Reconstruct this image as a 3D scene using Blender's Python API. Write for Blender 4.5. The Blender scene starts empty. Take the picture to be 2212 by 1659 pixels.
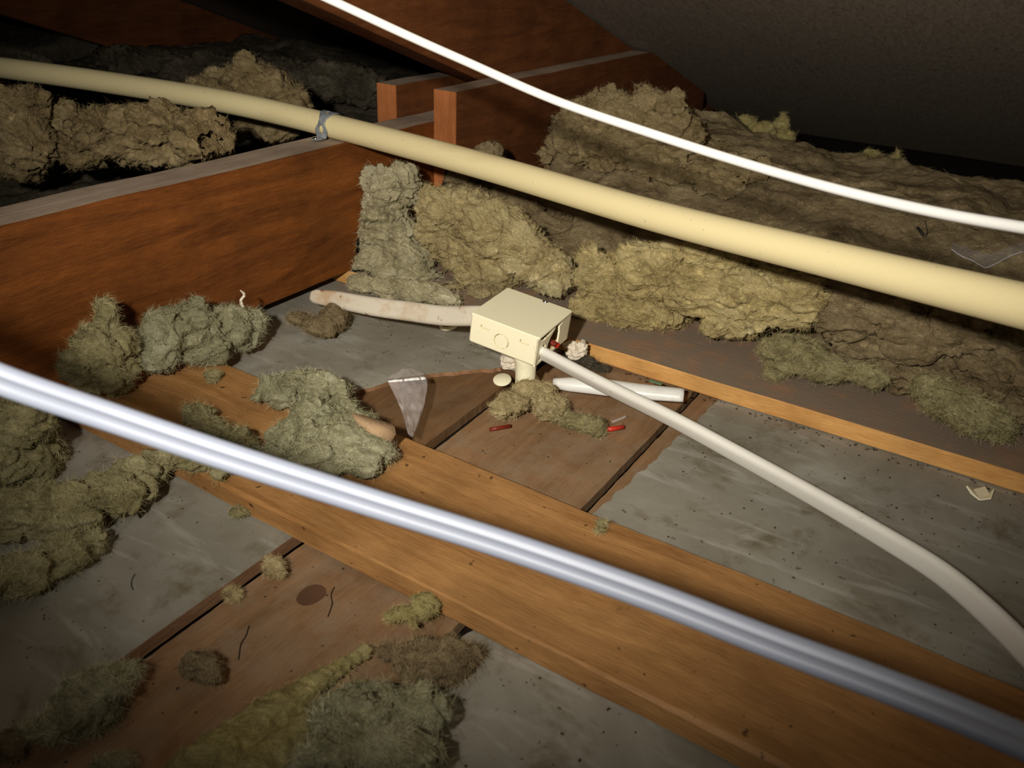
import bpy, bmesh, math, random
import numpy as np
from mathutils import Vector, Matrix
random.seed(7); RNG = np.random.default_rng(7)
S = bpy.context.scene
COL = S.collection

# ------------------------------------------------------------------ camera
FPX, CX, CY, H = 1802.0, 1106.0, 829.5, 0.40
def _n(v): return v/np.linalg.norm(v)
def _ray(x, y): return _n(np.array([x-CX, -(y-CY), -FPX]))
AX = -_ray(-2211, -306); AY = _ray(2400, -90); AY = _n(AY-AX*(AX@AY)); AZ = np.cross(AX, AY)
R = np.array([AX, AY, AZ])                      # camera axes -> world
CAMP = np.array([0, 0, H])
cam = bpy.data.cameras.new('camera'); camo = bpy.data.objects.new('camera', cam); COL.objects.link(camo)
cam.sensor_width = 36; cam.lens = 36*FPX/2212; cam.clip_start = .01; cam.clip_end = 50
camo.matrix_world = Matrix.Translation(Vector(CAMP)) @ Matrix([list(r) for r in R]).to_4x4()
cam.dof.use_dof = True; cam.dof.focus_distance = .80; cam.dof.aperture_fstop = 12.5
S.camera = camo

# ------------------------------------------------------------------ world, torch, exposure
w = bpy.data.worlds.new('world'); S.world = w; w.use_nodes = True
w.node_tree.nodes['Background'].inputs[0].default_value = (.9, .85, 1, 1)
w.node_tree.nodes['Background'].inputs[1].default_value = .008
tl = bpy.data.lights.new('torch', 'SPOT'); to = bpy.data.objects.new('torch', tl); COL.objects.link(to)
RIGHT, UP, BACK = R[:, 0], R[:, 1], R[:, 2]
TORCH = CAMP - (R@_ray(1100, 1040))*.17 + R@np.array([-.93, .277, -.245])*.14
AIM = _ray(1180, 70); AIM = CAMP + R@AIM*.85
to.location = TORCH
to.rotation_euler = Vector(AIM-TORCH).to_track_quat('-Z', 'Y').to_euler()
tl.energy = 42; tl.color = (1, .95, .85); tl.shadow_soft_size = .016
tl.spot_size = math.radians(87); tl.spot_blend = 1.0
t2 = tl.copy(); t2.name = 'torch_spill'; t2.energy = 2.5; t2.spot_size = math.radians(115)      # the torch's wide weak spill around its hot spot
to2 = bpy.data.objects.new('torch_spill', t2); COL.objects.link(to2); to2.location = TORCH; to2.rotation_euler = to.rotation_euler
S.view_settings.view_transform = 'Standard'; S.view_settings.look = 'None'
S.view_settings.exposure = 0.0; S.view_settings.gamma = 1; S.view_settings.use_curve_mapping = False

# ------------------------------------------------------------------ helpers: positions
def P(x, y, z=None, u=None, v=None, d=None):
    """point of the place seen at photo position x, y that lies at height z / on plane X=u / on plane Y=v / at distance d"""
    r = R@_ray(x, y)
    if z is not None: t = (z-H)/r[2]
    elif u is not None: t = u/r[0]
    elif v is not None: t = v/r[1]
    else: t = d
    return r*t+CAMP
# ------------------------------------------------------------------ noise (numpy)
def _hash(i, j, k, s):
    n = (i*73856093) ^ (j*19349663) ^ (k*83492791) ^ (s*2654435761 & 0x7fffffff)
    n = (n ^ (n >> 13))*1274126177 & 0x7fffffff
    n = (n ^ (n >> 16))*668265263 & 0x7fffffff
    return ((n ^ (n >> 15)) & 0xffff)/32767.5-1
def vn(p, s=0):
    p = np.asarray(p, float); f = np.floor(p); q = p-f; q = q*q*(3-2*q); i = f.astype(np.int64)
    r = 0
    for a in (0, 1):
        for b in (0, 1):
            for c in (0, 1):
                wgt = (q[:, 0] if a else 1-q[:, 0])*(q[:, 1] if b else 1-q[:, 1])*(q[:, 2] if c else 1-q[:, 2])
                r = r+wgt*_hash(i[:, 0]+a, i[:, 1]+b, i[:, 2]+c, s)
    return r
def fbm(p, o=3, s=0):
    r = 0; a = 1.0
    for k in range(o): r = r+a*vn(p*(2.03**k)+17.3*k, s+k); a *= .5
    return r
def ridge(p, s=0): return 1-np.abs(vn(p, s))*2      # sharp crests at zero crossings
# ------------------------------------------------------------------ helpers: objects
def tag(o, label=None, cat=None, group=None, kind=None):
    if label: o['label'] = label
    if cat: o['category'] = cat
    if group: o['group'] = group
    if kind: o['kind'] = kind
    return o
def empty(name, loc, **k):
    o = bpy.data.objects.new(name, None); COL.objects.link(o); o.location = Vector([float(c) for c in loc]); o.empty_display_size = .02
    return tag(o, **k)
def mk(name, verts, faces, mat, parent=None, smooth=True, origin=None, **k):
    v = np.array(verts, float).reshape(-1, 3)
    if parent is not None: org = np.zeros(3); 
    if parent is not None:
        q = parent
        while q is not None: org = org+np.array(q.location); q = q.parent
    loc = np.array([(v[:, 0].min()+v[:, 0].max())/2, (v[:, 1].min()+v[:, 1].max())/2, v[:, 2].min()]) if origin is None else np.array(origin)
    me = bpy.data.meshes.new(name); me.from_pydata((v-loc).tolist(), [], faces); me.update()
    mats = mat if isinstance(mat, (list, tuple)) else [mat]
    for m in mats: me.materials.append(m)
    me.polygons.foreach_set('use_smooth', [smooth]*len(me.polygons))
    o = bpy.data.objects.new(name, me); COL.objects.link(o)
    if parent is not None: o.parent = parent; loc = loc-org
    o.location = Vector([float(c) for c in loc])
    return tag(o, **k)
def merge(parts):
    V = []; F = []; n = 0
    for v, f in parts:
        v = np.asarray(v, float).reshape(-1, 3); V.append(v); F += [[i+n for i in q] for q in f]; n += len(v)
    return np.vstack(V), F
def boxv(x0, x1, y0, y1, z0, z1):
    v = [(x, y, z) for z in (z0, z1) for y in (y0, y1) for x in (x0, x1)]
    f = [(0, 2, 3, 1), (4, 5, 7, 6), (0, 1, 5, 4), (2, 6, 7, 3), (0, 4, 6, 2), (1, 3, 7, 5)]
    return v, f
def crom(pts, per=14):
    p = np.array(pts, float); p = np.vstack([2*p[0]-p[1], p, 2*p[-1]-p[-2]]); out = []
    for i in range(1, len(p)-2):
        for t in np.linspace(0, 1, per, endpoint=False):
            a, b, c, d = p[i-1:i+3]
            out.append(.5*((2*b)+(c-a)*t+(2*a-5*b+4*c-d)*t*t+(3*b-a-3*c+d)*t**3))
    out.append(p[-2]); return np.array(out)
def ext(pts, a=0.0, b=0.0):
    p = [np.array(q, float) for q in pts]
    if a:
        st = p[0]-p[1]; k = max(1, int(round(a/np.linalg.norm(st)))); p = [p[0]+st*i for i in range(k, 0, -1)]+p
    if b:
        st = p[-1]-p[-2]; k = max(1, int(round(b/np.linalg.norm(st)))); p = p+[p[-1]+st*i for i in range(1, k+1)]
    return p
def circ(r, n=18, ry=None): return [(r*math.cos(2*math.pi*i/n), (ry or r)*math.sin(2*math.pi*i/n)) for i in range(n)]
def stadium(wd, ht, n=8):
    r = ht/2; c = wd/2-r; o = []
    for i in range(n+1): a = -math.pi/2+math.pi*i/n; o.append((c+r*math.cos(a), r*math.sin(a)))
    for i in range(n+1): a = math.pi/2+math.pi*i/n; o.append((-c+r*math.cos(a), r*math.sin(a)))
    return o
def sweep(path, prof, up=(0, 0, 1), twist=None, scale=None, cap=True, closed=True):
    path = np.array(path, float); n = len(path); T = np.gradient(path, axis=0); T /= np.linalg.norm(T, axis=1)[:, None]
    up = np.array(up, float); V = []; m = len(prof); pr = np.array(prof, float)
    for i in range(n):
        s = _n(np.cross(T[i], up)); u = np.cross(s, T[i])
        a = twist[i] if twist is not None else 0; sc = scale[i] if scale is not None else 1
        s2 = s*math.cos(a)+u*math.sin(a); u2 = -s*math.sin(a)+u*math.cos(a)
        V.append(path[i]+sc*(pr[:, :1]*s2+pr[:, 1:]*u2))
    V = np.vstack(V); F = []
    for i in range(n-1):
        for j in range(m if closed else m-1):
            k = (j+1) % m; F.append((i*m+j, i*m+k, (i+1)*m+k, (i+1)*m+j))
    if cap and closed: F.append(tuple(range(m-1, -1, -1))); F.append(tuple(range((n-1)*m, n*m)))
    return V, F

# ------------------------------------------------------------------ materials
def srgb(c):
    return tuple((x/255/12.92 if x/255 <= .04045 else ((x/255+.055)/1.055)**2.4) for x in c)+(1,)
class NT:
    def __init__(s, name):
        s.m = bpy.data.materials.new(name); s.m.use_nodes = True; s.t = s.m.node_tree; s.b = s.t.nodes['Principled BSDF']; s.out = s.t.nodes['Material Output']
        s.tc = s.t.nodes.new('ShaderNodeTexCoord')
    def n(s, typ, **k):
        o = s.t.nodes.new(typ)
        for a, b in k.items():
            if a in o.inputs: s.set(o.inputs[a], b)
            else: setattr(o, a, b)
        return o
    def set(s, i, v):
        if hasattr(v, 'is_output'): s.t.links.new(v, i)
        else: i.default_value = v
    def map(s, sc=(1, 1, 1), rot=(0, 0, 0), src=None):
        o = s.t.nodes.new('ShaderNodeMapping'); o.inputs['Scale'].default_value = sc; o.inputs['Rotation'].default_value = rot
        s.t.links.new(src or s.tc.outputs['Object'], o.inputs['Vector']); return o.outputs[0]
    def noise(s, sc, vec, det=4, rough=.55, dist=0):
        o = s.n('ShaderNodeTexNoise', Scale=sc, Detail=det, Roughness=rough, Distortion=dist); s.t.links.new(vec, o.inputs['Vector']); return o.outputs['Fac']
    def ramp(s, f, stops):
        o = s.t.nodes.new('ShaderNodeValToRGB'); s.t.links.new(f, o.inputs[0]); e = o.color_ramp.elements
        while len(e) < len(stops): e.new(.5)
        for k, (p, c) in enumerate(stops): e[k].position = p; e[k].color = c if isinstance(c, tuple) and len(c) == 4 else (c, c, c, 1)
        return o.outputs[0]
    def mix(s, f, a, b, typ='MIX'):
        o = s.t.nodes.new('ShaderNodeMix'); o.data_type = 'RGBA'; o.blend_type = typ
        s.set(o.inputs[0], f); s.set(o.inputs[6], a); s.set(o.inputs[7], b); return o.outputs[2]
    def math(s, op, a, b=0.0):
        o = s.t.nodes.new('ShaderNodeMath'); o.operation = op; s.set(o.inputs[0], a); s.set(o.inputs[1], b); return o.outputs[0]
    def bump(s, h, dist=.001, strength=.5, prev=None):
        o = s.n('ShaderNodeBump', Strength=strength, Distance=dist); s.t.links.new(h, o.inputs['Height'])
        if prev: s.t.links.new(prev, o.inputs['Normal'])
        return o.outputs[0]
    def done(s, col, rough=.7, nrm=None, spec=.3, **k):
        s.set(s.b.inputs['Base Color'], col); s.set(s.b.inputs['Roughness'], rough); s.set(s.b.inputs['Specular IOR Level'], spec)
        if nrm: s.t.links.new(nrm, s.b.inputs['Normal'])
        for a, b in k.items(): s.set(s.b.inputs[a.replace('_', ' ')], b)
        return s.m
def wood(name, dark, light, axis='y', rough=.6, dust=None, dustamt=.5, spots=0, hair=.3):
    t = NT(name); big = 3.0; sm = 1.0
    a = {'x': (sm, 9, 9), 'y': (9, sm, 9), 'z': (9, 9, sm)}[axis]
    v = t.map(a); g = t.noise(6, v, 5, .6, 1.2)
    a2 = tuple(c*3.5 for c in a); g2 = t.noise(22, t.map(a2), 4, .6, .2)
    f = t.math('ADD', t.math('MULTIPLY', g, .65), t.math('MULTIPLY', g2, .35))
    c = t.ramp(f, [(.32, srgb(dark)), (.68, srgb(light))])
    blot = t.noise(14, t.map(), 3, .6)
    c = t.mix(t.ramp(blot, [(.45, 0.0), (.7, .35)]), c, srgb(tuple(x*.6 for x in dark)))
    if dust:
        dn = t.noise(40, t.map(), 5, .65)
        c = t.mix(t.ramp(dn, [(.62-dustamt*.5, 0.0), (.9-dustamt*.4, .9)]), c, srgb(dust))
    if spots:
        sp = t.noise(130, t.map(), 2, .5); c = t.mix(t.ramp(sp, [(.70, 0.0), (.76, .8)]), c, srgb((40, 28, 15)))
    b = t.bump(g2, .0012, .5); b = t.bump(t.noise(500, t.map(), 3), .0005, hair, b)
    return t.done(c, rough, b, .25)
def plastic(name, col, rough=.4, dirt=None, amt=.4, sc=60, spec=.45, bump=.1, streak=None):
    t = NT(name); c = srgb(col)
    if dirt:
        dn = t.noise(sc, t.map(streak or (1, 1, 1)), 5, .65); c = t.mix(t.ramp(dn, [(.60-.2*amt, 0.0), (.85, amt)]), c, srgb(dirt))
        sp = t.noise(sc*7, t.map(), 2, .5); c = t.mix(t.ramp(sp, [(.70, 0.0), (.76, amt)]), c, srgb(tuple(x*.4 for x in dirt)))
    b = t.bump(t.noise(400, t.map(), 3), .0003, bump)
    return t.done(c, rough, b, spec)
def woolmat(name, dark, mid, light, rot=(0, 0, 0), sc=1.0, st=(.35, 2.2, 2.6), lum=1.0):
    t = NT(name)
    wob = t.n('ShaderNodeTexNoise', Scale=22.0, Detail=3.0); t.t.links.new(t.tc.outputs['Object'], wob.inputs['Vector'])
    ad = t.t.nodes.new('ShaderNodeVectorMath'); ad.operation = 'MULTIPLY_ADD'; t.t.links.new(wob.outputs['Color'], ad.inputs[0]); ad.inputs[1].default_value = (.05, .05, .05); t.t.links.new(t.tc.outputs['Object'], ad.inputs[2])
    v = t.map(tuple(c*sc for c in st), rot, ad.outputs[0])
    big = t.noise(16*sc, t.map(), 5, .65, .6)
    fib = t.noise(90, v, 6, .72, .5); fine = t.noise(420, v, 4, .75, .4)
    f = t.math('ADD', t.math('MULTIPLY', big, .55), t.math('ADD', t.math('MULTIPLY', fib, .38), t.math('MULTIPLY', fine, .17)))
    c = t.ramp(f, [(.40, srgb(dark)), (.53, srgb(mid)), (.66, srgb(light))])
    sp = t.noise(260, t.map(), 2, .5); c = t.mix(t.ramp(sp, [(.70, 0.0), (.78, .5)]), c, srgb(tuple(x*.5 for x in dark)))
    b = t.bump(fib, .007, .9); b = t.bump(fine, .0022, .9, b)
    return t.done(c, .95, b, .08)
M = {}
M['joist'] = wood('joist_wood', (82, 42, 14), (142, 82, 34), 'y', .55, hair=.6)
M['dusttop'] = wood('dusty_wood_top', (150, 128, 108), (190, 168, 148), 'y', .9)
M['endgrain'] = wood('end_grain', (150, 84, 42), (196, 122, 70), 'z', .7)
M['rafter'] = wood('rafter_wood', (84, 46, 22), (126, 74, 38), 'y', .65)
M['board'] = wood('ceiling_board_wood', (142, 98, 54), (190, 142, 88), 'x', .5, spots=1)
M['boardback'] = wood('board_back_wood', (188, 130, 68), (232, 180, 110), 'x', .55)
M['boardbacktop'] = wood('board_back_dusty_top', (150, 104, 70), (194, 146, 104), 'x', .8, dust=(132, 118, 102), dustamt=.95)
M['strip'] = wood('strip_wood', (122, 92, 62), (158, 122, 88), 'y', .75, dust=(144, 124, 100), dustamt=.35)
M['strip2'] = wood('strip_wood_grey', (98, 70, 44), (134, 100, 66), 'y', .75, dust=(120, 96, 72), dustamt=.3)
def plaster():
    t = NT('dusty_plasterboard')
    a = t.noise(9, t.map(), 5, .6, .4); c = t.ramp(a, [(.3, srgb((126, 120, 106))), (.55, srgb((148, 143, 130))), (.75, srgb((170, 166, 154)))])
    st = t.noise(16, t.map((1, 1, 1), (0, 0, .6)), 6, .7, .3); c = t.mix(t.ramp(st, [(.53, 0.0), (.66, .75)]), c, srgb((104, 92, 68)))
    sp = t.noise(120, t.map(), 3, .6); c = t.mix(t.ramp(sp, [(.68, 0.0), (.74, .8)]), c, srgb((70, 58, 40)))
    sw = t.noise(14, t.map((1, 5, 1), (0, 0, -.5)), 4, .6, .5); c = t.mix(t.ramp(sw, [(.55, 0.0), (.75, .35)]), c, srgb((206, 204, 196)))
    b = t.bump(t.noise(300, t.map(), 4), .0004, .4)
    return t.done(c, .62, b, .3)
M['plaster'] = plaster()
M['torn'] = wood('board_paper_edge', (120, 84, 56), (170, 130, 96), 'y', .9)
M['dark'] = wood('shaded_floor_base', (22, 15, 10), (34, 24, 16), 'y', .9)  # near-black colour stands in for shade in the lining gaps and unlit eave
def roofm():
    t = NT('roof_underlay'); v = t.map((30, 4, 30), (0, 0, .25)); a = t.noise(7, v, 6, .7, .8)
    c = t.ramp(a, [(.3, srgb((112, 100, 88))), (.6, srgb((150, 138, 122))), (.8, srgb((170, 158, 140)))])
    sp = t.noise(70, t.map((1, .5, 1)), 3, .6); c = t.mix(t.ramp(sp, [(.62, 0.0), (.72, .6)]), c, srgb((84, 70, 58)))
    return t.done(c, .8, t.bump(t.noise(200, v, 4), .001, .4), .2)
M['roof'] = roofm()
M['conduit'] = plastic('conduit_cream', (224, 208, 160), .42, (150, 122, 82), .30, 30, streak=(.25, 1, 1))
M['box'] = plastic('box_cream', (246, 238, 204), .40, (222, 206, 156), .2, 25)
M['cable'] = plastic('cable_white', (216, 214, 210), .38)
M['twin'] = plastic('cable_cool_white', (140, 145, 160), .45)
M['flat'] = plastic('cable_grey_white', (222, 218, 208), .4, (190, 184, 168), .2, 20)
def stained():
    t = NT('cable_stained'); a = t.noise(38, t.map((.7, 1, 1)), 4, .6)
    c = t.mix(t.ramp(a, [(.46, 0.0), (.66, .65)]), srgb((222, 212, 192)), srgb((186, 146, 96)))
    sp = t.noise(70, t.map(), 3, .6); c = t.mix(t.ramp(sp, [(.63, 0.0), (.70, .8)]), c, srgb((146, 92, 46)))
    return t.done(c, .45, t.bump(t.noise(200, t.map(), 3), .0006, .3), .4)
M['stained'] = stained()
M['offcut'] = plastic('offcut_white', (232, 230, 224), .35, (160, 146, 120), .3, 60)
M['metal'] = NT('zinc_strap'); _t = M['metal']; M['metal'] = _t.done(_t.ramp(_t.noise(180, _t.map(), 4), [(.35, srgb((128, 132, 136))), (.7, srgb((176, 180, 186)))]), .42, _t.bump(_t.noise(300, _t.map(), 3), .0003, .2), .5, Metallic=.35)
M['screw'] = NT('bright_screw').done(srgb((225, 225, 228)), .2, None, .5, Metallic=1.0)
M['inside'] = plastic('box_inner_cream', (214, 190, 136), .5)
M['black'] = plastic('black_scrap', (26, 22, 18), .5)
M['red'] = plastic('wire_red', (196, 52, 34), .35)
M['brownwire'] = plastic('wire_brown', (118, 36, 22), .4)
M['green'] = plastic('green_tape', (104, 132, 96), .6)
M['chip'] = wood('wood_chip', (160, 130, 98), (190, 158, 122), 'x', .8)
M['lime'] = plastic('white_plaster_lump', (222, 210, 190), .85, (160, 138, 108), .6, 120, .2, .5)
def filmm(name, col, alpha, rough):
    t = NT(name); b = t.bump(t.noise(120, t.map(), 4), .002, .5); m = t.done(srgb(col), rough, b, .6, Alpha=alpha); return m
M['film'] = filmm('clear_film', (225, 215, 212), .24, .14)
M['seal'] = plastic('white_seal_strip', (250, 248, 246), .25)
M['web'] = filmm('cobweb_silk', (200, 200, 215), .10, .5)
M['web2'] = filmm('cobweb_strand', (230, 230, 240), .6, .3)
M['knot'] = wood('knot_wood', (88, 62, 44), (112, 80, 56), 'y', .8)
M['crumb'] = plastic('dark_crumb', (62, 50, 34), .9)
M['w_back'] = woolmat('wool_beige', (118, 102, 72), (196, 176, 128), (226, 210, 166))
M['w_roll'] = woolmat('wool_straw_beige', (122, 104, 70), (208, 187, 134), (236, 220, 170), (0, .5, .4))
M['w_yel'] = woolmat('wool_straw', (126, 107, 68), (212, 190, 132), (240, 222, 168), (0, .25, .35))
M['w_pale'] = woolmat('wool_pale', (124, 112, 84), (212, 200, 158), (236, 226, 192), (.3, .2, 0))
M['w_dusty'] = woolmat('wool_dusty_brown', (90, 76, 54), (150, 130, 96), (188, 168, 128), (0, 0, .3))
M['w_left'] = woolmat('wool_warm', (96, 78, 50), (168, 146, 104), (204, 182, 138))
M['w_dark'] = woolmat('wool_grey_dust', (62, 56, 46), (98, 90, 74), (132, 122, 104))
M['w_olive'] = woolmat('wool_olive', (92, 84, 54), (174, 162, 116), (206, 196, 152), (.4, 0, .3), sc=1.2)
M['w_green'] = woolmat('wool_green_grey', (94, 90, 64), (174, 168, 130), (208, 203, 168), (.2, .3, 0), sc=1.1)
M['w_gold'] = woolmat('wool_gold', (140, 124, 76), (190, 174, 114), (212, 198, 142), sc=1.1)
M['fib'] = plastic('wool_fibre', (206, 190, 142), .8, spec=.2)
M['fibdark'] = plastic('wool_fibre_dusty', (150, 130, 94), .8, spec=.2)

WC = {}
def fibmat(k):
    if k not in WC:
        t = NT('fibre_'+k); src = M[k].node_tree; r = [n for n in src.nodes if n.type == 'VALTORGB' and len(n.color_ramp.elements) == 3][0].color_ramp.elements
        f = t.noise(60, t.map(), 4, .7); c = t.ramp(f, [(.35, tuple(r[0].color)), (.5, tuple(r[1].color)), (.68, tuple(min(1, x*1.1) for x in r[2].color[:3])+(1,))])
        WC[k] = t.done(c, .85, None, .15)
    return WC[k]
# ------------------------------------------------------------------ floor: ceiling lining seen from above
XL, XR = -.377, -.224                     # sides of the brown strip
YF, YB = .330, .465                       # near ceiling board
YG = .723                                 # face of far ceiling board
floor = mk('floor', *boxv(-3.2, 1.6, -.6, 2.3, -.03, -.016), M['dark'], smooth=False, label='floor base under the lining, coloured near black for the shade in gaps and eave', kind='structure')
def slab(name, outline, z0, z1, mat, parent, edge=None, step=.004, rough=.0006, seed=0, **k):
    """solid sheet with the given outline (list of x,y); edges made slightly uneven"""
    pts = []
    for i in range(len(outline)):
        a = np.array(outline[i][:2]); b = np.array(outline[(i+1) % len(outline)][:2]); r = outline[i][2] if len(outline[i]) > 2 else rough
        L = np.linalg.norm(b-a); m = max(1, int(min(L/step, 160))); nn = np.array([-(b-a)[1], (b-a)[0]])/L
        for q in range(m):
            t = q/m; p = a+(b-a)*t
            wob = (vn(np.array([[p[0]*90, p[1]*90, seed]]))[0]*.6+vn(np.array([[p[0]*300, p[1]*300, seed+5]]))[0]*.4)*r if q else 0
            pts.append(p+nn*wob)
    n = len(pts); V = [(p[0], p[1], z0) for p in pts]+[(p[0], p[1], z1) for p in pts]
    F = [tuple(range(n, 2*n)), tuple(range(n-1, -1, -1))]+[(i, (i+1) % n, n+(i+1) % n, n+i) for i in range(n)]
    o = mk(name, V, F, [mat, edge or mat], parent, smooth=False, **k)
    if edge:
        for i, p in enumerate(o.data.polygons): p.material_index = 0 if i < 2 else 1
    return o
PB = dict(mat=M['plaster'], parent=floor, edge=M['torn'])
# near bay (in front of the near board)
slab('plasterboard_sheet', [(-1.2, -.4), (XL-.008, -.4), (XL-.008, YF+.03), (-1.2, YF+.03)], -.010, .0005, seed=1, label='grey plasterboard with brown paper edge', **PB)
slab('plasterboard_sheet', [(XR, -.4, .002), (1.4, -.4), (1.4, YF+.03), (XR, YF+.03, .003)], -.010, .0005, seed=2, **PB)
slab('timber_strip', [(XL+.001, -.4), (XR-.012, -.4), (XR-.012, YF+.05), (XL+.001, YF+.05)], -.012, -.003, M['strip'], floor, seed=3, label='brown timber strip between plasterboard sheets')
# middle bay
E1, E2 = P(885, 812, z=0), P(1082, 795, z=0)
e0 = P(700, 850, z=0)
slab('plasterboard_sheet', [(-1.2, YB-.03), (-.52, YB-.03), (-.505, .50, .003), (E1[0], E1[1], .003), (E2[0], E2[1], .003), (-.37, YG+.03), (-1.2, YG+.03)], -.0038, .0005, seed=4, **PB)
slab('timber_strip', [(-.53, YB-.03), (XL-.009, YB-.03), (XL-.018, YG+.03), (-.53, YG+.03)], -.014, -.004, M['strip2'], floor, seed=5, label='grey brown timber strip with torn plasterboard edge beside it')
slab('timber_strip', [(XL+.004, YB-.04), (XR-.005, YB-.04), (XR-.005, YG+.03), (XL-.006, YG+.03)], -.012, -.003, M['strip'], floor, seed=6)
slab('timber_strip', [(XR+.001, YB-.04), (XR+.05, YB-.04), (XR+.05, YG+.03), (XR+.001, YG+.03)], -.013, -.0035, M['strip'], floor, seed=7)
slab('plasterboard_sheet', [(XR+.004, YB-.03), (1.4, YB-.03), (1.4, YG+.03), (XR+.026, YG+.03, .003), (XR+.016, .60, .003)], -.003, .0005, seed=8, **PB)
# far bays, under the wool
slab('plasterboard_sheet', [(-.66, .86), (1.4, .86), (1.4, 1.7), (-.66, 1.7)], -.010, .0005, seed=9, **PB)
slab('plasterboard_sheet', [(-3.1, -.4), (-1.22, -.4), (-1.22, 2.2), (-3.1, 2.2)], -.010, .0005, seed=10, **PB)

def timber(name, x0, x1, y0, y1, z0, z1, mats, axis, seed=0, wob=.0008, bev=.0012, parent=None, endcut=None, **k):
    """sawn timber: lengthwise rings of a chamfered section, edges a little uneven; mats = [side, top, end]"""
    ax = 'xyz'.index(axis); lo = [x0, y0, z0]; hi = [x1, y1, z1]; L = hi[ax]-lo[ax]; n = max(3, int(L/.015)); n = min(n, 160)
    o1, o2 = [i for i in range(3) if i != ax]
    a0, a1, b0, b1 = lo[o1], hi[o1], lo[o2], hi[o2]
    sec = [(a0+bev, b0), (a1-bev, b0), (a1, b0+bev), (a1, b1-bev), (a1-bev, b1), (a0+bev, b1), (a0, b1-bev), (a0, b0+bev)]
    V = []
    for i in range(n+1):
        t = lo[ax]+L*i/n
        for j, (a, b) in enumerate(sec):
            w1 = vn(np.array([[t*14, j//2*3.1+seed, 0]]))[0]*wob+vn(np.array([[t*60, j*3.1+seed, 7]]))[0]*wob*.4
            w2 = vn(np.array([[t*14, j//2*3.1+seed, 4]]))[0]*wob
            p = [0, 0, 0]; p[ax] = t; p[o1] = a+w1; p[o2] = b+(w2 if b > b0+bev*1.5 else 0)
            if endcut: p = endcut(p)
            V.append(p)
    F = []; mi = []
    flip = (ax == 1)
    for i in range(n):
        for j in range(8):
            q = (i*8+j, i*8+(j+1) % 8, (i+1)*8+(j+1) % 8, (i+1)*8+j); F.append(q if flip else q[::-1])
            top = (4 if o2 == 2 else -1); mi.append(1 if j == top else 0)
    F.append(tuple(range(8)) if not flip else tuple(range(7, -1, -1))); F.append(tuple(range(n*8+7, n*8-1, -1)) if not flip else tuple(range(n*8, n*8+8))); mi += [2, 2]
    o = mk(name, V, F, mats, parent, smooth=False, **k)
    o.data.polygons.foreach_set('material_index', mi)
    bm = bmesh.new(); bm.from_mesh(o.data); bmesh.ops.recalc_face_normals(bm, faces=bm.faces); bm.to_mesh(o.data); bm.free()
    return o
timber('ceiling_board', -.95, 1.2, YF, YB, .001, .019, [M['board'], M['board'], M['endgrain']], 'x', 11, .0012, .0016,
       label='orange brown ceiling board crossing under the twin cable', cat='timber board')
timber('ceiling_board', -.95, 1.2, YG, YG+.135, .001, .019, [M['boardback'], M['boardbacktop'], M['endgrain']], 'x', 17, .0008, .0012,
       label='pale ceiling board with dusty top behind the junction box, wool lying on it', cat='timber board')
timber('ceiling_joist', -.734, -.684, -.3, 1.0, .0195, .176, [M['joist'], M['dusttop'], M['endgrain']], 'y', 23, .001, .0015,
       label='tall red brown ceiling joist with grey dust on its top edge', cat='joist')
def roofz(y): return .305-.345*(y-1.254)
timber('packing_timber', -.6835, -.648, .895, 1.80, .06, .2175, [M['rafter'], M['dusttop'], M['endgrain']], 'y', 31, .0007, .001,
       label='timber fixed along the joist end, its pale end grain just behind the cream conduit', cat='timber', endcut=lambda p: [p[0], p[1], min(p[2], roofz(p[1])-.004)])
timber('packing_timber', -.768, -.735, .882, 1.80, .06, .2165, [M['rafter'], M['dusttop'], M['endgrain']], 'y', 37, .0007, .001,
       label='timber on the far side of the joist, shorter looking, behind the dusty joist top', cat='timber', endcut=lambda p: [p[0], p[1], min(p[2], roofz(p[1])-.004)])
def rafter(x0, x1, y0, y1, seed, label):
    sl = -.345
    def cut(p): return [p[0], p[1], max(roofz(p[1])-.004-(1-(p[2]))*.172, -.005)]
    return timber('rafter', x0, x1, y0, y1, 0, 1, [M['rafter'], M['rafter'], M['endgrain']], 'y', seed, .0007, .0012, label=label, cat='rafter', endcut=cut)
rafter(-.733, -.685, -.2, 1.98, 41, 'red brown rafter sloping down onto the joist end')
rafter(-2.03, -1.98, -.2, 1.98, 43, 'dark brown rafter far beyond the heaped insulation')
# roof underlay
V = []; F = []; nx, ny = 60, 40
for j in range(ny+1):
    for i in range(nx+1):
        x = -3.2+4.8*i/nx; y = -.6+2.85*j/ny; sag = .002*math.sin(x*5+y*3)+.0015*math.sin(x*11)
        V.append((x, y, roofz(y)+.004+abs(sag)))
for j in range(ny):
    for i in range(nx): a = j*(nx+1)+i; F.append((a, a+nx+1, a+nx+2, a+1))
ro = mk('ceiling', V, F, M['roof'], label='sloping grey brown roof underlay', kind='structure')
md = ro.modifiers.new('s', 'SOLIDIFY'); md.thickness = .003; md.offset = 1

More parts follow.
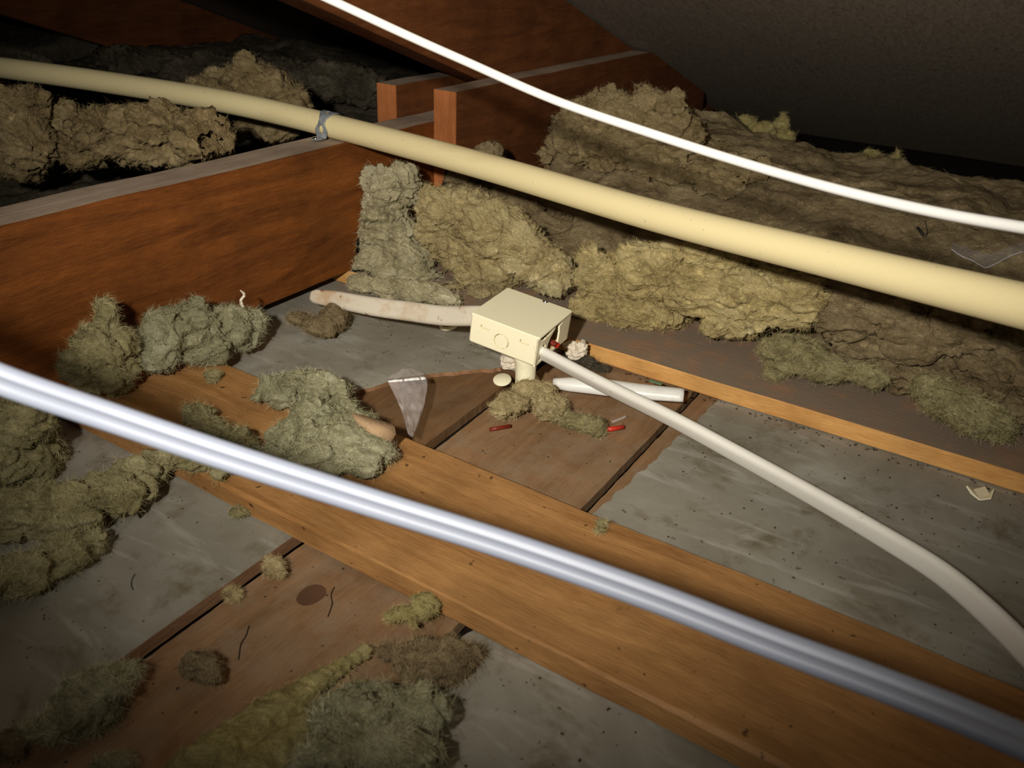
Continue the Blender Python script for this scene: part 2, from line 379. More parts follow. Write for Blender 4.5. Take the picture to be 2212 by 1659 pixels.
# ------------------------------------------------------------------ mineral wool
def fibres(o, n, mat, ln=(.006, .018), wd=.00008, lift=.75, seed=0):
    me = o.data; nv = len(me.vertices); co = np.empty(nv*3); me.vertices.foreach_get('co', co); co = co.reshape(-1, 3)
    no = np.array([v.normal[:] for v in me.vertices]) if nv < 3000 else None
    if no is None: no = np.empty(nv*3); me.vertices.foreach_get('normal', no) if False else None
    if no is None or no.ndim == 1:
        no = np.empty(nv*3, dtype=np.float32); me.vertex_normals.foreach_get('vector', no); no = no.reshape(-1, 3)
    rg = np.random.default_rng(seed); idx = rg.integers(0, nv, n); p = co[idx]; N = no[idx]
    rd = rg.normal(size=(n, 3)); T = np.cross(N, rd); T /= np.linalg.norm(T, axis=1)[:, None]+1e-9
    L = rg.uniform(ln[0], ln[1], n)[:, None]; lf = (.03+rg.random(n)**3*lift)[:, None]
    S1 = np.cross(N, T); bend = rg.normal(size=(n, 1))*.35
    D = T*(1-lf*.5)+N*lf
    q0 = p-N*.0005; q1 = p+D*L*.5+S1*bend*L*.2; q2 = p+D*L+S1*bend*L*.7-N*L*.08
    W = (S1*.8+N*.6)*wd
    V = np.stack([q0-W, q0+W, q1-W, q1+W, q2], 1).reshape(-1, 3)
    F = []
    for i in range(n):
        b = i*5; F += [(b, b+1, b+3, b+2), (b+2, b+3, b+4)]
    f = mk('loose_fibres', V+np.array(o.location), F, mat, o, kind='stuff')
    return f
def blobmesh(blobs, vox):
    bm = bmesh.new()
    for c, rx, ry, rz, rot in blobs:
        m = Matrix.Translation(Vector(c)) @ Matrix([list(r) for r in R]).to_4x4() @ Matrix.Rotation(rot, 4, 'Z') @ Matrix.Diagonal((rx, ry, rz, 1))
        bmesh.ops.create_icosphere(bm, subdivisions=3, radius=1, matrix=m)
    me = bpy.data.meshes.new('tmp'); bm.to_mesh(me); bm.free()
    o = bpy.data.objects.new('tmp', me); COL.objects.link(o)
    r = o.modifiers.new('r', 'REMESH'); r.mode = 'VOXEL'; r.voxel_size = vox
    s = o.modifiers.new('s', 'SMOOTH'); s.iterations = 6; s.factor = .5
    dg = bpy.context.evaluated_depsgraph_get(); me2 = bpy.data.meshes.new_from_object(o.evaluated_get(dg))
    bpy.data.objects.remove(o); bpy.data.meshes.remove(me); return me2
def displace(me, amp, seed, clamp=None, rot=0.3, scale=1.0, cracks=1.0, flake=1.0):
    n = len(me.vertices); co = np.empty(n*3, dtype=np.float32); me.vertices.foreach_get('co', co); co = co.reshape(-1, 3).astype(float)
    no = np.empty(n*3, dtype=np.float32); me.vertex_normals.foreach_get('vector', no); no = no.reshape(-1, 3)
    q = co/scale
    wp = np.stack([vn(q*30, seed+50), vn(q*30, seed+51), vn(q*30, seed+52)], 1)*.012
    q2 = q+wp
    ca, sa = math.cos(rot), math.sin(rot)
    qs = np.stack([(q2[:, 0]*ca+q2[:, 1]*sa)*.45, -q2[:, 0]*sa+q2[:, 1]*ca, q2[:, 2]], 1)
    h = fbm(q*32, 2, seed)*.75+fbm(qs*np.array([60, 130, 150]), 4, seed+10)*.62+vn(qs*420, seed+20)*.2
    rg = ridge(q2*42, seed+30); h = h-cracks*np.clip((rg-.86)/.14, 0, 1)*.9
    rg2 = ridge(qs*85, seed+31); h = h-cracks*np.clip((rg2-.80)/.2, 0, 1)*.4
    lay = np.abs(((qs[:, 2]*55+fbm(qs*25, 2, seed+40)*.9) % 1)-.5)*2; h = h+flake*(lay-.5)*.45
    co = co+no*(h*amp)[:, None]
    if clamp is not None: co = clamp(co)
    me.vertices.foreach_set('co', co.astype(np.float32).ravel()); me.update()
from mathutils.bvhtree import BVHTree
def bvh(o):
    me = o.data; l = np.array(o.location); V = [tuple(np.array(v.co)+l) for v in me.vertices]
    return BVHTree.FromPolygons(V, [tuple(p.vertices) for p in me.polygons])
def pushout(co, others):
    for o in others:
        t = bvh(o)
        lo = np.array([min(c[i] for c in [np.array(v.co)+np.array(o.location) for v in o.data.vertices]) for i in range(3)]); hi = np.array([max(c[i] for c in [np.array(v.co)+np.array(o.location) for v in o.data.vertices]) for i in range(3)])
        for k in np.nonzero(((co > lo) & (co < hi)).all(1))[0]:
            loc, nrm, i, dd = t.find_nearest(Vector(co[k]), .02)
            if loc is not None and (Vector(co[k])-loc).dot(nrm) < 0: co[k] = np.array(loc+nrm*.0018)
    return co
def hit(o, px, py):
    r = R@_ray(px, py); loc, nrm, i, dd = bvh(o).ray_cast(Vector(CAMP), Vector(r), 5); return np.array(loc) if loc is not None else None
def wool(name, blobs, mat, label, plane=None, amp=.006, vox=.0024, seed=0, zmin=.002, clamp=None, nf=500, fmat='fib', group=None, rot=.3, depth=1.0, cracks=1.0, flake=1.0, cat='insulation', fl=(.006, .018), parent=None, scale=1.0, shift=(0, 0, 0), avoid=()):
    B = []
    for b in blobs:
        px, py, rx = b[:3]; ry = b[3] if len(b) > 3 else rx; ro = math.radians(-b[4]) if len(b) > 4 else 0; off = b[5] if len(b) > 5 else 0
        kw = dict(plane); c = P(px, py, **kw); r = R@_ray(px, py); c = c+r*off
        dd = (c-CAMP)@(-BACK); s = dd/FPX
        B.append((c+np.array(shift), rx*s, ry*s, math.sqrt(rx*ry)*s*depth, ro))
    me = blobmesh(B, vox)
    def cl(co):
        co = co.copy(); lowm = co[:, 2] < zmin; co[lowm, 2] = zmin+(.0002*RNG.random(lowm.sum()))
        if clamp: co = clamp(co)
        if avoid: co = pushout(co, avoid)
        return co
    displace(me, amp, seed, cl, rot, scale, cracks, flake)
    n = len(me.vertices); co = np.empty(n*3, dtype=np.float32); me.vertices.foreach_get('co', co); co = co.reshape(-1, 3)
    org = np.array([(co[:, 0].min()+co[:, 0].max())/2, (co[:, 1].min()+co[:, 1].max())/2, co[:, 2].min()]); me.vertices.foreach_set('co', (co-org).ravel())
    me.materials.clear(); me.materials.append(M[mat]); me.polygons.foreach_set('use_smooth', [True]*len(me.polygons)); me.update(); me.name = name
    o = bpy.data.objects.new(name, me); COL.objects.link(o); o.location = Vector([float(c) for c in org])
    tag(o, label, cat, group)
    if nf: fibres(o, nf*7, fibmat(mat), ln=(fl[0]*.5, fl[1]*.7), seed=seed)
    return o
def heightfield(name, x0, x1, y0, y1, step, fn, zb, mat, label, nf=0, fmat='fibdark', seed=0, fl=(.008, .022)):
    nx = int((x1-x0)/step); ny = int((y1-y0)/step)
    X, Y = np.meshgrid(np.linspace(x0, x1, nx+1), np.linspace(y0, y1, ny+1)); Zt = fn(X.ravel(), Y.ravel())
    V = np.stack([X.ravel(), Y.ravel(), np.maximum(Zt, zb+.001)], 1); n = len(V)
    F = []
    for j in range(ny):
        for i in range(nx): a = j*(nx+1)+i; F.append((a, a+1, a+nx+2, a+nx+1))
    rim = [i for i in range(nx+1)]+[j*(nx+1)+nx for j in range(1, ny+1)]+[ny*(nx+1)+i for i in range(nx-1, -1, -1)]+[j*(nx+1) for j in range(ny-1, 0, -1)]
    Vb = V[rim].copy(); Vb[:, 2] = zb; m = len(rim)
    F += [(rim[k], n+k, n+(k+1) % m, rim[(k+1) % m]) for k in range(m)]; F.append(tuple(range(n+m-1, n-1, -1)))
    o = mk(name, np.vstack([V, Vb]), F, M[mat], label=label, cat='insulation')
    if nf: fibres(o, nf*10, fibmat(mat), ln=(fl[0]*.5, fl[1]*.7), seed=seed, lift=.5, wd=.00011)
    return o
def sstep(a, b, x): t = np.clip((x-a)/(b-a), 0, 1); return t*t*(3-2*t)
def wooldetail(x, y, s, rot=.35, k=1.0):
    q = np.stack([x, y, np.zeros_like(x)], 1); wq = q+np.stack([vn(q*9, s+5), vn(q*9, s+6), 0*x], 1)*.05
    ca, sa = math.cos(rot), math.sin(rot); st = np.stack([(wq[:, 0]*ca+wq[:, 1]*sa)*7, (-wq[:, 0]*sa+wq[:, 1]*ca)*26, 0*x], 1)
    h = fbm(q*11, 3, s)*.012+fbm(st, 4, s+10)*.007+fbm(q*90, 3, s+20)*.0022
    h -= np.clip((ridge(st*.8, s+30)-.86)/.14, 0, 1)*.006
    return h*k
# big batt behind the far board
def big(x, y):
    crest = .170-.030*sstep(-.55, -.15, x)+.01*sstep(.1, .8, x)
    z = .03+(crest-.03)*sstep(.80, 1.12, y)*(1-sstep(1.18, 1.72, y))
    z = z*sstep(-.622, -.56, x)
    z = z+wooldetail(x, y, 3)*sstep(-.63, -.58, x)
    return np.minimum(z, roofz(y)-.015)
W_batt = heightfield('insulation_batt', -.632, 1.25, .87, 1.74, .0042, big, .003, 'w_dusty', 'large dusty brown insulation batt lying under the low end of the roof', nf=2500, seed=3)
# blanket in the bay beyond the joist
def leftb(x, y): return np.minimum(.055+wooldetail(x, y, 9, k=1.1)+.05*sstep(.8, 1.3, y), roofz(y)-.02)*1.0
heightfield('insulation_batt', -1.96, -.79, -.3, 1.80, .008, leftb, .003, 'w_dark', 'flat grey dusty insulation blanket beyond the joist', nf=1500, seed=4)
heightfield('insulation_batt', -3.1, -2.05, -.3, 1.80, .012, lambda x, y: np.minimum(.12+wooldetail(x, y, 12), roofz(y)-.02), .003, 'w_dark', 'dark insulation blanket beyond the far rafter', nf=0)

jc = lambda co: np.stack([np.maximum(co[:, 0], -.6825), co[:, 1], co[:, 2]], 1)
def onboard(co):       # rest on boards where these pass below
    co = co.copy(); x, y = co[:, 0], co[:, 1]
    b = ((y > YF-.001) & (y < YB+.001)) | ((y > YG-.001) & (y < YG+.136)); co[b, 2] = np.maximum(co[b, 2], .0205); return co
jb = lambda co: onboard(jc(co))
# --- far side, between joist end and box
def over(fn, zadd=.005):
    def f(co):
        co = co.copy(); z = fn(co[:, 0], co[:, 1])+zadd; m_ = (co[:, 1] > .87); co[m_, 2] = np.maximum(co[m_, 2], z[m_]); return co
    return f
def overl(co): co = co.copy(); co[:, 2] = np.maximum(co[:, 2], leftb(co[:, 0], co[:, 1])+.010); return co
W_end = wool('insulation_clump', [(1300, 235, 62, 45), (1250, 295, 70, 62), (1225, 340, 50, 48), (1375, 245, 80, 45), (1345, 330, 120, 80), (1440, 300, 80, 60), (1450, 390, 130, 55, 15), (1300, 400, 80, 45), (1560, 430, 90, 40, 15), (1410, 205, 45, 22, 30), (1450, 225, 22, 22)], 'w_left',
     'upstanding cracked brown clump at the left end of the large batt', dict(v=1.06), .010, .0034, 101, nf=1800, clamp=lambda co: over(big)(np.stack([np.maximum(co[:, 0], -.6465), co[:, 1], np.minimum(co[:, 2], roofz(co[:, 1])-.01)], 1)), fl=(.006, .02), depth=1.1)
W_pale = wool('insulation_clump', [(850, 400, 62, 45), (825, 455, 50, 55), (800, 545, 42, 70, 10), (860, 575, 70, 70), (905, 615, 48, 38), (800, 385, 22, 28), (840, 510, 60, 50), (770, 590, 25, 40)], 'w_pale',
     'pale torn insulation clump against the joist end below the conduit', dict(v=.765), .0095, .0020, 102, flake=.35, clamp=jb, nf=1500)
wool('insulation_clump', [(785, 612, 40, 22, 10), (845, 622, 50, 25, 8), (905, 634, 48, 24, 8), (960, 644, 40, 18, 8)], 'w_pale',
     'low pale wool strip in front of the far board above the stained cable', dict(v=.704), .005, .0017, 110, avoid=[W_pale], clamp=jb, nf=500)
W_roll = wool('insulation_clump', [(1000, 460, 100, 50, 20), (1085, 505, 105, 62, 25), (1150, 555, 85, 52, 20), (1195, 588, 52, 42), (1010, 545, 80, 52, 15), (1060, 590, 80, 36), (940, 480, 40, 60)], 'w_roll',
     'curled straw coloured insulation roll behind the junction box', dict(v=.790), .0075, .0022, 103, clamp=jb, nf=1900, rot=-.5, avoid=[W_pale])
wool('insulation_clump', [(935, 385, 65, 38), (1010, 390, 80, 32), (1060, 335, 22, 22), (1050, 365, 30, 30), (1120, 440, 60, 35, 25), (1180, 490, 50, 30, 25)], 'w_dusty',
     'dark dusty wool hanging under the conduit beside the joist end', dict(v=.90), .007, .0026, 104, avoid=[W_pale, W_roll], clamp=lambda co: over(big)(np.stack([np.maximum(co[:, 0], -.6465), co[:, 1], co[:, 2]], 1)), nf=900, fmat='fibdark')
wool('insulation_clump', [(985, 642, 34, 20), (985, 630, 28, 18), (1045, 632, 40, 18)], 'w_back', 'small ragged wool wad between conduit stub cable and curled roll', dict(v=.765), .005, .0018, 105, avoid=[W_pale, W_roll], clamp=jb, nf=300)
W_yel = wool('insulation_clump', [(1320, 600, 82, 62), (1420, 590, 92, 60), (1530, 622, 100, 60, 8), (1640, 645, 105, 58, 10), (1725, 655, 62, 60), (1390, 680, 110, 40, 5), (1300, 665, 70, 48), (1590, 695, 70, 32), (1420, 548, 90, 28), (1540, 560, 90, 30, 10), (1280, 560, 40, 30)], 'w_yel',
     'broad straw yellow insulation edge lying on the far ceiling board', dict(v=.80), .0075, .0022, 106, clamp=onboard, avoid=[W_roll], nf=2800, rot=-.35)
W_tuft = wool('insulation_clump', [(1710, 765, 70, 40, 10), (1680, 790, 40, 28), (1780, 795, 70, 32, 15), (1860, 812, 60, 26, 10)], 'w_olive',
     'fluffy olive tuft hanging over the dusty board top', dict(v=.765), .0055, .0018, 107, avoid=[W_yel], clamp=onboard, nf=900)
W_fold = wool('insulation_clump', [(1850, 690, 95, 62, 15), (1930, 690, 110, 60), (2010, 745, 120, 62, 10), (2110, 735, 130, 60, 10), (2210, 790, 110, 80), (1800, 665, 50, 50), (1900, 770, 90, 36, 15), (2040, 820, 120, 40, 10), (2170, 860, 90, 60), (2330, 850, 120, 90), (2480, 900, 120, 90), (2640, 950, 120, 90), (2800, 1000, 120, 90)], 'w_dusty',
     'dusty brown folded insulation along the far board below the conduit', dict(v=.82), .009, .0026, 108, avoid=[W_yel, W_tuft], clamp=lambda co: over(big)(onboard(co)), nf=2000, fmat='fib', rot=-.3)
wool('insulation_clump', [(2060, 865, 70, 40, 20), (2120, 905, 70, 42, 15), (2160, 930, 42, 28), (2010, 840, 40, 24, 20)], 'w_olive',
     'olive insulation lobe drooping over the edge of the far board', dict(v=.748), .0055, .0018, 109, avoid=[W_fold], clamp=onboard, nf=900)
# tufts on the crest of the batt
TG = 'wool tufts on the crest of the large batt'
wool('wool_tuft', [(1615, 268, 20, 12, 25), (1650, 280, 25, 12, 10), (1690, 262, 13, 24, 10), (1700, 295, 22, 14)], 'w_gold', 'forked yellow wool tuft on the crest of the batt', dict(v=1.28), .005, .0024, 120, clamp=over(big), nf=150, group=TG)
wool('wool_tuft', [(1875, 340, 16, 12), (1880, 350, 16, 12)], 'w_gold', 'low blunt wool tuft on the crest of the batt', dict(v=1.28), .003, .0022, 121, clamp=over(big), nf=60, group=TG)
wool('wool_tuft', [(1937, 335, 8, 14), (1936, 352, 12, 14)], 'w_gold', 'thin upright wool tuft on the crest of the batt', dict(v=1.28), .003, .002, 122, clamp=over(big), nf=60, group=TG)
# --- beyond the joist
jl = lambda co: np.stack([np.minimum(co[:, 0], -.7355), co[:, 1], co[:, 2]], 1)
W_heap = wool('insulation_clump', [(120, 262, 80, 40), (230, 272, 90, 42), (350, 272, 80, 46), (440, 290, 60, 42), (330, 328, 130, 32), (180, 325, 90, 36), (480, 312, 34, 24), (348, 228, 18, 20)], 'w_left',
     'warm beige insulation heap under the conduit beyond the joist', dict(v=.585), .010, .0034, 130, clamp=lambda co: overl(jl(co)), nf=1500)
wool('insulation_clump', [(20, 225, 80, 40), (60, 310, 60, 60), (0, 290, 60, 70), (40, 360, 60, 30)], 'w_left', 'brown insulation lump below the left end of the conduit', dict(v=.53), .010, .0034, 131, clamp=overl, avoid=[W_heap], nf=700)
wool('insulation_clump', [(540, 168, 55, 42), (480, 195, 70, 42), (590, 205, 70, 48), (640, 230, 42, 28), (430, 205, 45, 26), (560, 275, 60, 30), (605, 285, 34, 20)], 'w_left',
     'peaked beige insulation clump standing up behind the conduit', dict(v=.83), .010, .0032, 132, avoid=[W_heap], clamp=lambda co: overl(jl(co)), nf=1200)
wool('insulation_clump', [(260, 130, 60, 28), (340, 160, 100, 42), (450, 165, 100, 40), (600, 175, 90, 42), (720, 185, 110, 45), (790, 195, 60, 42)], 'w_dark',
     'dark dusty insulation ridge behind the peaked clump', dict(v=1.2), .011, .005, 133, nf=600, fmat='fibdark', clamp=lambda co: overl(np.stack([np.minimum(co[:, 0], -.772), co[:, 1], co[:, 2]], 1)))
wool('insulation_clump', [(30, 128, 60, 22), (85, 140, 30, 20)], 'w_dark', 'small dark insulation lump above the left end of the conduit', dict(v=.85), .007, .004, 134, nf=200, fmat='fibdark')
# --- in front of the joist
W_up = wool('insulation_clump', [(232, 685, 26, 40), (215, 745, 58, 55), (225, 805, 58, 50), (168, 785, 34, 40), (270, 770, 28, 60)], 'w_olive',
     'upright brown olive wool chunk leaning on the joist', dict(u=-.635), .0065, .0022, 140, clamp=jb, nf=1000)
W_rag = wool('insulation_clump', [(355, 718, 45, 58), (425, 705, 50, 55), (495, 700, 50, 45), (545, 690, 30, 26), (345, 775, 40, 36), (430, 755, 60, 34), (520, 735, 30, 24)], 'w_green',
     'ragged grey olive wool chunk against the joist with a wisp on top', dict(u=-.625), .0065, .0022, 141, avoid=[W_up], clamp=jb, nf=1300)
wool('insulation_clump', [(720, 690, 34, 30), (690, 705, 34, 20), (745, 660, 20, 22), (650, 690, 30, 18)], 'w_dusty', 'small grey wool wad under the stained cable end', dict(z=.018), .005, .002, 142, clamp=jb, nf=400)
wool('insulation_clump', [(40, 915, 70, 60), (75, 985, 48, 60), (5, 1000, 60, 60), (128, 985, 20, 36)], 'w_olive', 'green olive wool chunk at the foot of the joist below the twin cable', dict(u=-.60), .0065, .0024, 143, clamp=jb, nf=700)
W_big = wool('insulation_clump', [(605, 838, 58, 28, -8, -.012), (660, 822, 40, 20, 0, -.012), (568, 850, 26, 18, 0, -.010), (700, 850, 50, 38, 0, -.006), (690, 900, 60, 50, 0, -.016), (640, 945, 62, 46, -15), (735, 900, 55, 46, 10, -.012), (760, 960, 70, 50, 15, -.004), (828, 985, 36, 20, 15), (690, 995, 85, 36), (790, 915, 34, 34), (775, 1008, 50, 22), (600, 985, 50, 26, 10)], 'w_green',
     'large pale grey green wool clump on the near ceiling board', dict(z=.032), .0070, .0017, 144, clamp=onboard, nf=1600, depth=.9)
wool('insulation_clump', [(428, 902, 36, 26), (470, 935, 50, 32, 20), (515, 955, 36, 28), (440, 985, 50, 30), (480, 1015, 24, 18), (410, 1000, 24, 20)], 'w_olive',
     'thin ragged wool clump draped over the front edge of the near board', dict(z=.032), .0055, .0017, 145, avoid=[W_big], clamp=onboard, nf=800)
W_long = wool('insulation_clump', [(345, 1000, 50, 30, -25), (285, 1030, 70, 45, -25), (200, 1070, 95, 55, -20), (100, 1095, 100, 58, -15), (0, 1115, 100, 60, -10), (260, 1080, 60, 40, -20), (310, 1050, 30, 34), (140, 1130, 90, 36, -15)], 'w_olive',
     'long flat olive wool flake with a ragged right end', dict(z=.024), .006, .002, 146, clamp=jb, nf=1000, depth=.45)
wool('insulation_clump', [(190, 1175, 48, 30, -15), (120, 1205, 85, 46, -15), (40, 1245, 80, 52, -20), (-30, 1260, 60, 55)], 'w_olive', 'small flat olive wool piece in front of the long flake', dict(z=.016), .0055, .002, 147, avoid=[W_long], nf=800, depth=.55)
wool('insulation_clump', [(262, 1462, 42, 26, -20), (195, 1510, 85, 55, -25), (125, 1560, 70, 45, -30), (90, 1580, 50, 30)], 'w_green', 'grey wool wad on the plasterboard edge beside the brown strip', dict(z=.014), .005, .0018, 148, nf=900, depth=.7)
W_gold = wool('insulation_clump', [(785-355*t**.9+rr*.3, 1412+268*t, 24+80*t, 20+52*t, -36) for t, rr in [(k/17, 0) for k in range(18)]]+[(830-300*t, 1440+260*t, 20+70*t, 16+50*t, -36) for t in [.2+.8*k/10 for k in range(11)]], 'w_gold', 'smooth gold yellow wool sheet lying across the brown strip', dict(z=.004), .0022, .0018, 149, nf=300, cracks=.1, flake=.1, depth=.35)
W_rnd = wool('insulation_clump', [(770, 1570, 105, 75), (880, 1540, 80, 65), (720, 1650, 100, 75), (850, 1640, 115, 65), (790, 1500, 65, 38), (940, 1560, 32, 48)], 'w_green', 'rounded grey green wool clump beside the gold sheet', dict(z=.020), .006, .0018, 150, avoid=[W_gold], nf=1200, depth=.7)
wool('insulation_clump', [(900, 1415, 50, 26), (965, 1425, 60, 36), (1015, 1412, 32, 20), (925, 1455, 52, 28), (840, 1405, 22, 16)], 'w_dusty', 'brown ragged wool tuft behind the grey green clump', dict(z=.010), .005, .0017, 151, avoid=[W_gold, W_rnd], nf=700)
SG = 'small loose wool tufts on the ceiling lining'
for i, (bl, mt, lb, z) in enumerate([
    ([(590, 1225, 22, 20), (600, 1240, 16, 12)], 'w_back', 'small beige wool tuft at the gap beside the brown strip, next to the near board', .008),
    ([(430, 1440, 40, 36), (455, 1460, 24, 20)], 'w_dusty', 'round grey brown wool ball alone on the brown strip', .010),
    ([(920, 1308, 30, 30), (862, 1330, 36, 18, -10), (892, 1352, 14, 12)], 'w_gold', 'yellow wool tuft leaning on the front edge of the near board', .012),
    ([(505, 1283, 14, 7)], 'w_back', 'tiny wool crumb in the gap beside the brown strip', .003),
    ([(245, 1655, 46, 16)], 'w_green', 'low wool tuft on the near end of the brown strip', .006),
    ([(25, 1610, 36, 40)], 'w_dusty', 'dark wool tuft at the corner of the near plasterboard', .006)]):
    wool('wool_tuft', bl, mt, lb, dict(z=z), .0032, .0014, 160+i, zmin=(.001 if i in (4, 5) else -.002), nf=260, group=SG, cat='wool tuft', clamp=lambda co: co if True else co, fl=(.004, .010))
wool('wool_tuft', [(460, 812, 17, 16)], 'w_olive', 'round wool crumb on the near board below the wispy chunk', dict(z=.026), .002, .0012, 170, zmin=.0205, nf=120, group=SG, cat='wool tuft', fl=(.004, .009))
wool('wool_tuft', [(520, 1105, 24, 12)], 'w_olive', 'small wool tuft stuck on the front face of the near board', dict(v=.326), .002, .0012, 171, nf=120, group=SG, cat='wool tuft', fl=(.004, .009))
wool('wool_tuft', [(1300, 1130, 14, 12), (1295, 1145, 14, 8)], 'w_olive', 'single wool crumb on the back edge of the near board beside the twin cable', dict(z=.024), .0018, .0011, 172, zmin=.0205, nf=90, group=SG, cat='wool tuft', fl=(.004, .009))
wool('insulation_clump', [(1150, 850, 52, 36), (1108, 872, 44, 26, -25), (1190, 878, 36, 30), (1085, 885, 24, 18)], 'w_back', 'grey olive wool lump at the foot of the pipe stub under the box', dict(z=.014), .005, .0016, 173, zmin=-.0025, nf=700, fl=(.005, .014))
wool('insulation_clump', [(1225, 905, 42, 18, 15), (1265, 915, 40, 20, 10), (1290, 925, 20, 22)], 'w_olive', 'flat frayed wool tail on the brown strip beside the red wire offcut', dict(z=.006), .0045, .0015, 174, zmin=-.0025, nf=450, fl=(.005, .012))

# ------------------------------------------------------------------ conduit with saddle strap
cp = [P(-260, 125, d=1.60), P(0, 155, d=1.40), P(250, 190, d=1.27), P(500, 232, d=1.14), P(740, 288, d=1.03), P(1050, 372, d=.89), P(1412, 479, d=.765), P(1800, 578, d=.67), P(2212, 681, d=.59), P(2500, 752, d=.53)]
cpath = crom(ext(cp, .5, .7), 20); CR = .0138
# rest on the joist top
zj = .1775+CR; k0 = np.argmin(abs(cpath[:, 0]+.709)); cpath[:, 2] += zj-cpath[k0, 2]
mk('conduit', *sweep(cpath, circ(CR, 28)), M['conduit'], label='long cream plastic conduit clipped over the joist', cat='conduit')
# saddle strap in unrolled coordinates: s around the pipe, t along it
T0 = _n(cpath[k0+2]-cpath[k0-2]); sd = _n(np.cross(T0, [0, 0, 1])); up2 = np.cross(sd, T0); cc = cpath[k0]
if sd[1] > 0: sd = -sd                      # sd points to the near (-Y) side
def strap_half_width(s):                      # s from -1 (far foot end) .. 1 (near foot end)
    a = abs(s); return np.interp(a, [0, .10, .27, .38, .50, .60, .72, .82, .93, 1.0], [.0105, .0095, .0048, .0048, .0085, .0085, .0062, .0062, .0052, .0015])
arc = CR+.0009; half = arc*math.pi/2+.013; drop = CR
Ltot = arc*math.pi/2+CR*.0+.021
V = []; F = []; ids = {}
NSs, NTt = 150, 36
def strap_pt(s, t, off=0):
    L = s*Ltot; aL = abs(L); sg = 1 if L > 0 else -1; quarter = arc*math.pi/2
    if aL <= quarter:
        a = aL/arc; p = cc+sd*sg*math.sin(a)*(arc+off)+up2*math.cos(a)*(arc+off)
    else:
        e = aL-quarter; p = cc+sd*sg*(arc+off*.2)+0
        dn = CR-.0015
        if e < dn: p = cc+sd*sg*(arc+off)-up2*e
        else: p = cc+sd*sg*(arc+(e-dn))-up2*(dn-off)
    return p+T0*t
Ltot = arc*math.pi/2+CR+.014
holes = [(.50, 0, .0036, .0046), (-.50, 0, .0036, .0046), (.06, .0, .0028, .0030)]
def inside(s, t):
    if abs(t) > strap_half_width(s): return False
    for hs, ht, ra, rb in holes:
        if ((s-hs)*Ltot/rb)**2+((t-ht)/ra)**2 < 1: return False
    return True
def gv(i, j):
    if (i, j) not in ids:
        s = -1+2*i/NSs; t = (-.5+j/NTt)*.024; ids[(i, j)] = len(V); V.append(strap_pt(s, t, .0002))
    return ids[(i, j)]
for i in range(NSs):
    for j in range(NTt):
        if inside(-1+2*(i+.5)/NSs, (-.5+(j+.5)/NTt)*.024): F.append((gv(i, j), gv(i+1, j), gv(i+1, j+1), gv(i, j+1)))
sx = empty('pipe_saddle', cc-np.array([0, 0, CR]), label='grey zinc pipe saddle holding the conduit on the joist', cat='pipe clip')
so = mk('strap', V, F, M['metal'], sx); md = so.modifiers.new('s', 'SOLIDIFY'); md.thickness = .0009; md.offset = 1
def dome(c, n, r, hgt, seg=16, rings=5):
    n = _n(np.array(n, float)); a = _n(np.cross(n, [.3, .8, .1])); b = np.cross(n, a); V = []; F = []
    for k in range(rings+1):
        ph = math.pi/2*k/rings; rr = r*math.cos(ph); 
        for j in range(seg): th = 2*math.pi*j/seg; V.append(np.array(c)+a*rr*math.cos(th)+b*rr*math.sin(th)+n*hgt*math.sin(ph))
    for k in range(rings):
        for j in range(seg): F.append((k*seg+j, k*seg+(j+1) % seg, (k+1)*seg+(j+1) % seg, (k+1)*seg+j))
    F.append(tuple(range(seg-1, -1, -1))); return V, F
for sg in (1, -1):
    mk('screw', *dome(strap_pt(sg*.90, 0, .0012), (0, 0, 1), .0038, .0026), M['screw'], sx, label='bright screw head')

# ------------------------------------------------------------------ cables
tp = crom(ext([P(560, -70, d=.66), P(715, 0, d=.655), P(870, 72, d=.65), P(1000, 130, d=.64), P(1200, 217, d=.625), P(1412, 290, d=.60), P(1600, 350, d=.58), P(1800, 407, d=.55), P(2000, 454, d=.525), P(2212, 492, d=.50), P(2450, 525, d=.47)], .10, .7), 14)
mk('cable', *sweep(tp, circ(.0031, 18)), M['cable'], label='thin round white cable hanging across in front of the rafter', cat='cable')
pw = [P(-200, 735, d=.365), P(0, 819, d=.362), P(250, 905, d=.36), P(500, 989, d=.356), P(800, 1085, d=.352), P(1100, 1180, d=.347), P(1400, 1285, d=.341), P(1650, 1382, d=.336), P(1950, 1495, d=.33), P(2212, 1603, d=.325), P(2500, 1740, d=.315)]
tw = crom(ext(pw, .5, .6), 14); r8, o8 = .0033, .0028
pr8 = [(o8+r8*math.cos(a), r8*math.sin(a)) for a in np.linspace(-2.45, 2.45, 15)]+[(-o8+r8*math.cos(a), r8*math.sin(a)) for a in np.linspace(math.pi-2.45, math.pi+2.45, 15)]
mk('twin_cable', *sweep(tw, pr8, up=_n(np.array([.16, -.34, .80]))), M['twin'], label='white grooved twin cable strung above the near ceiling board', cat='cable')
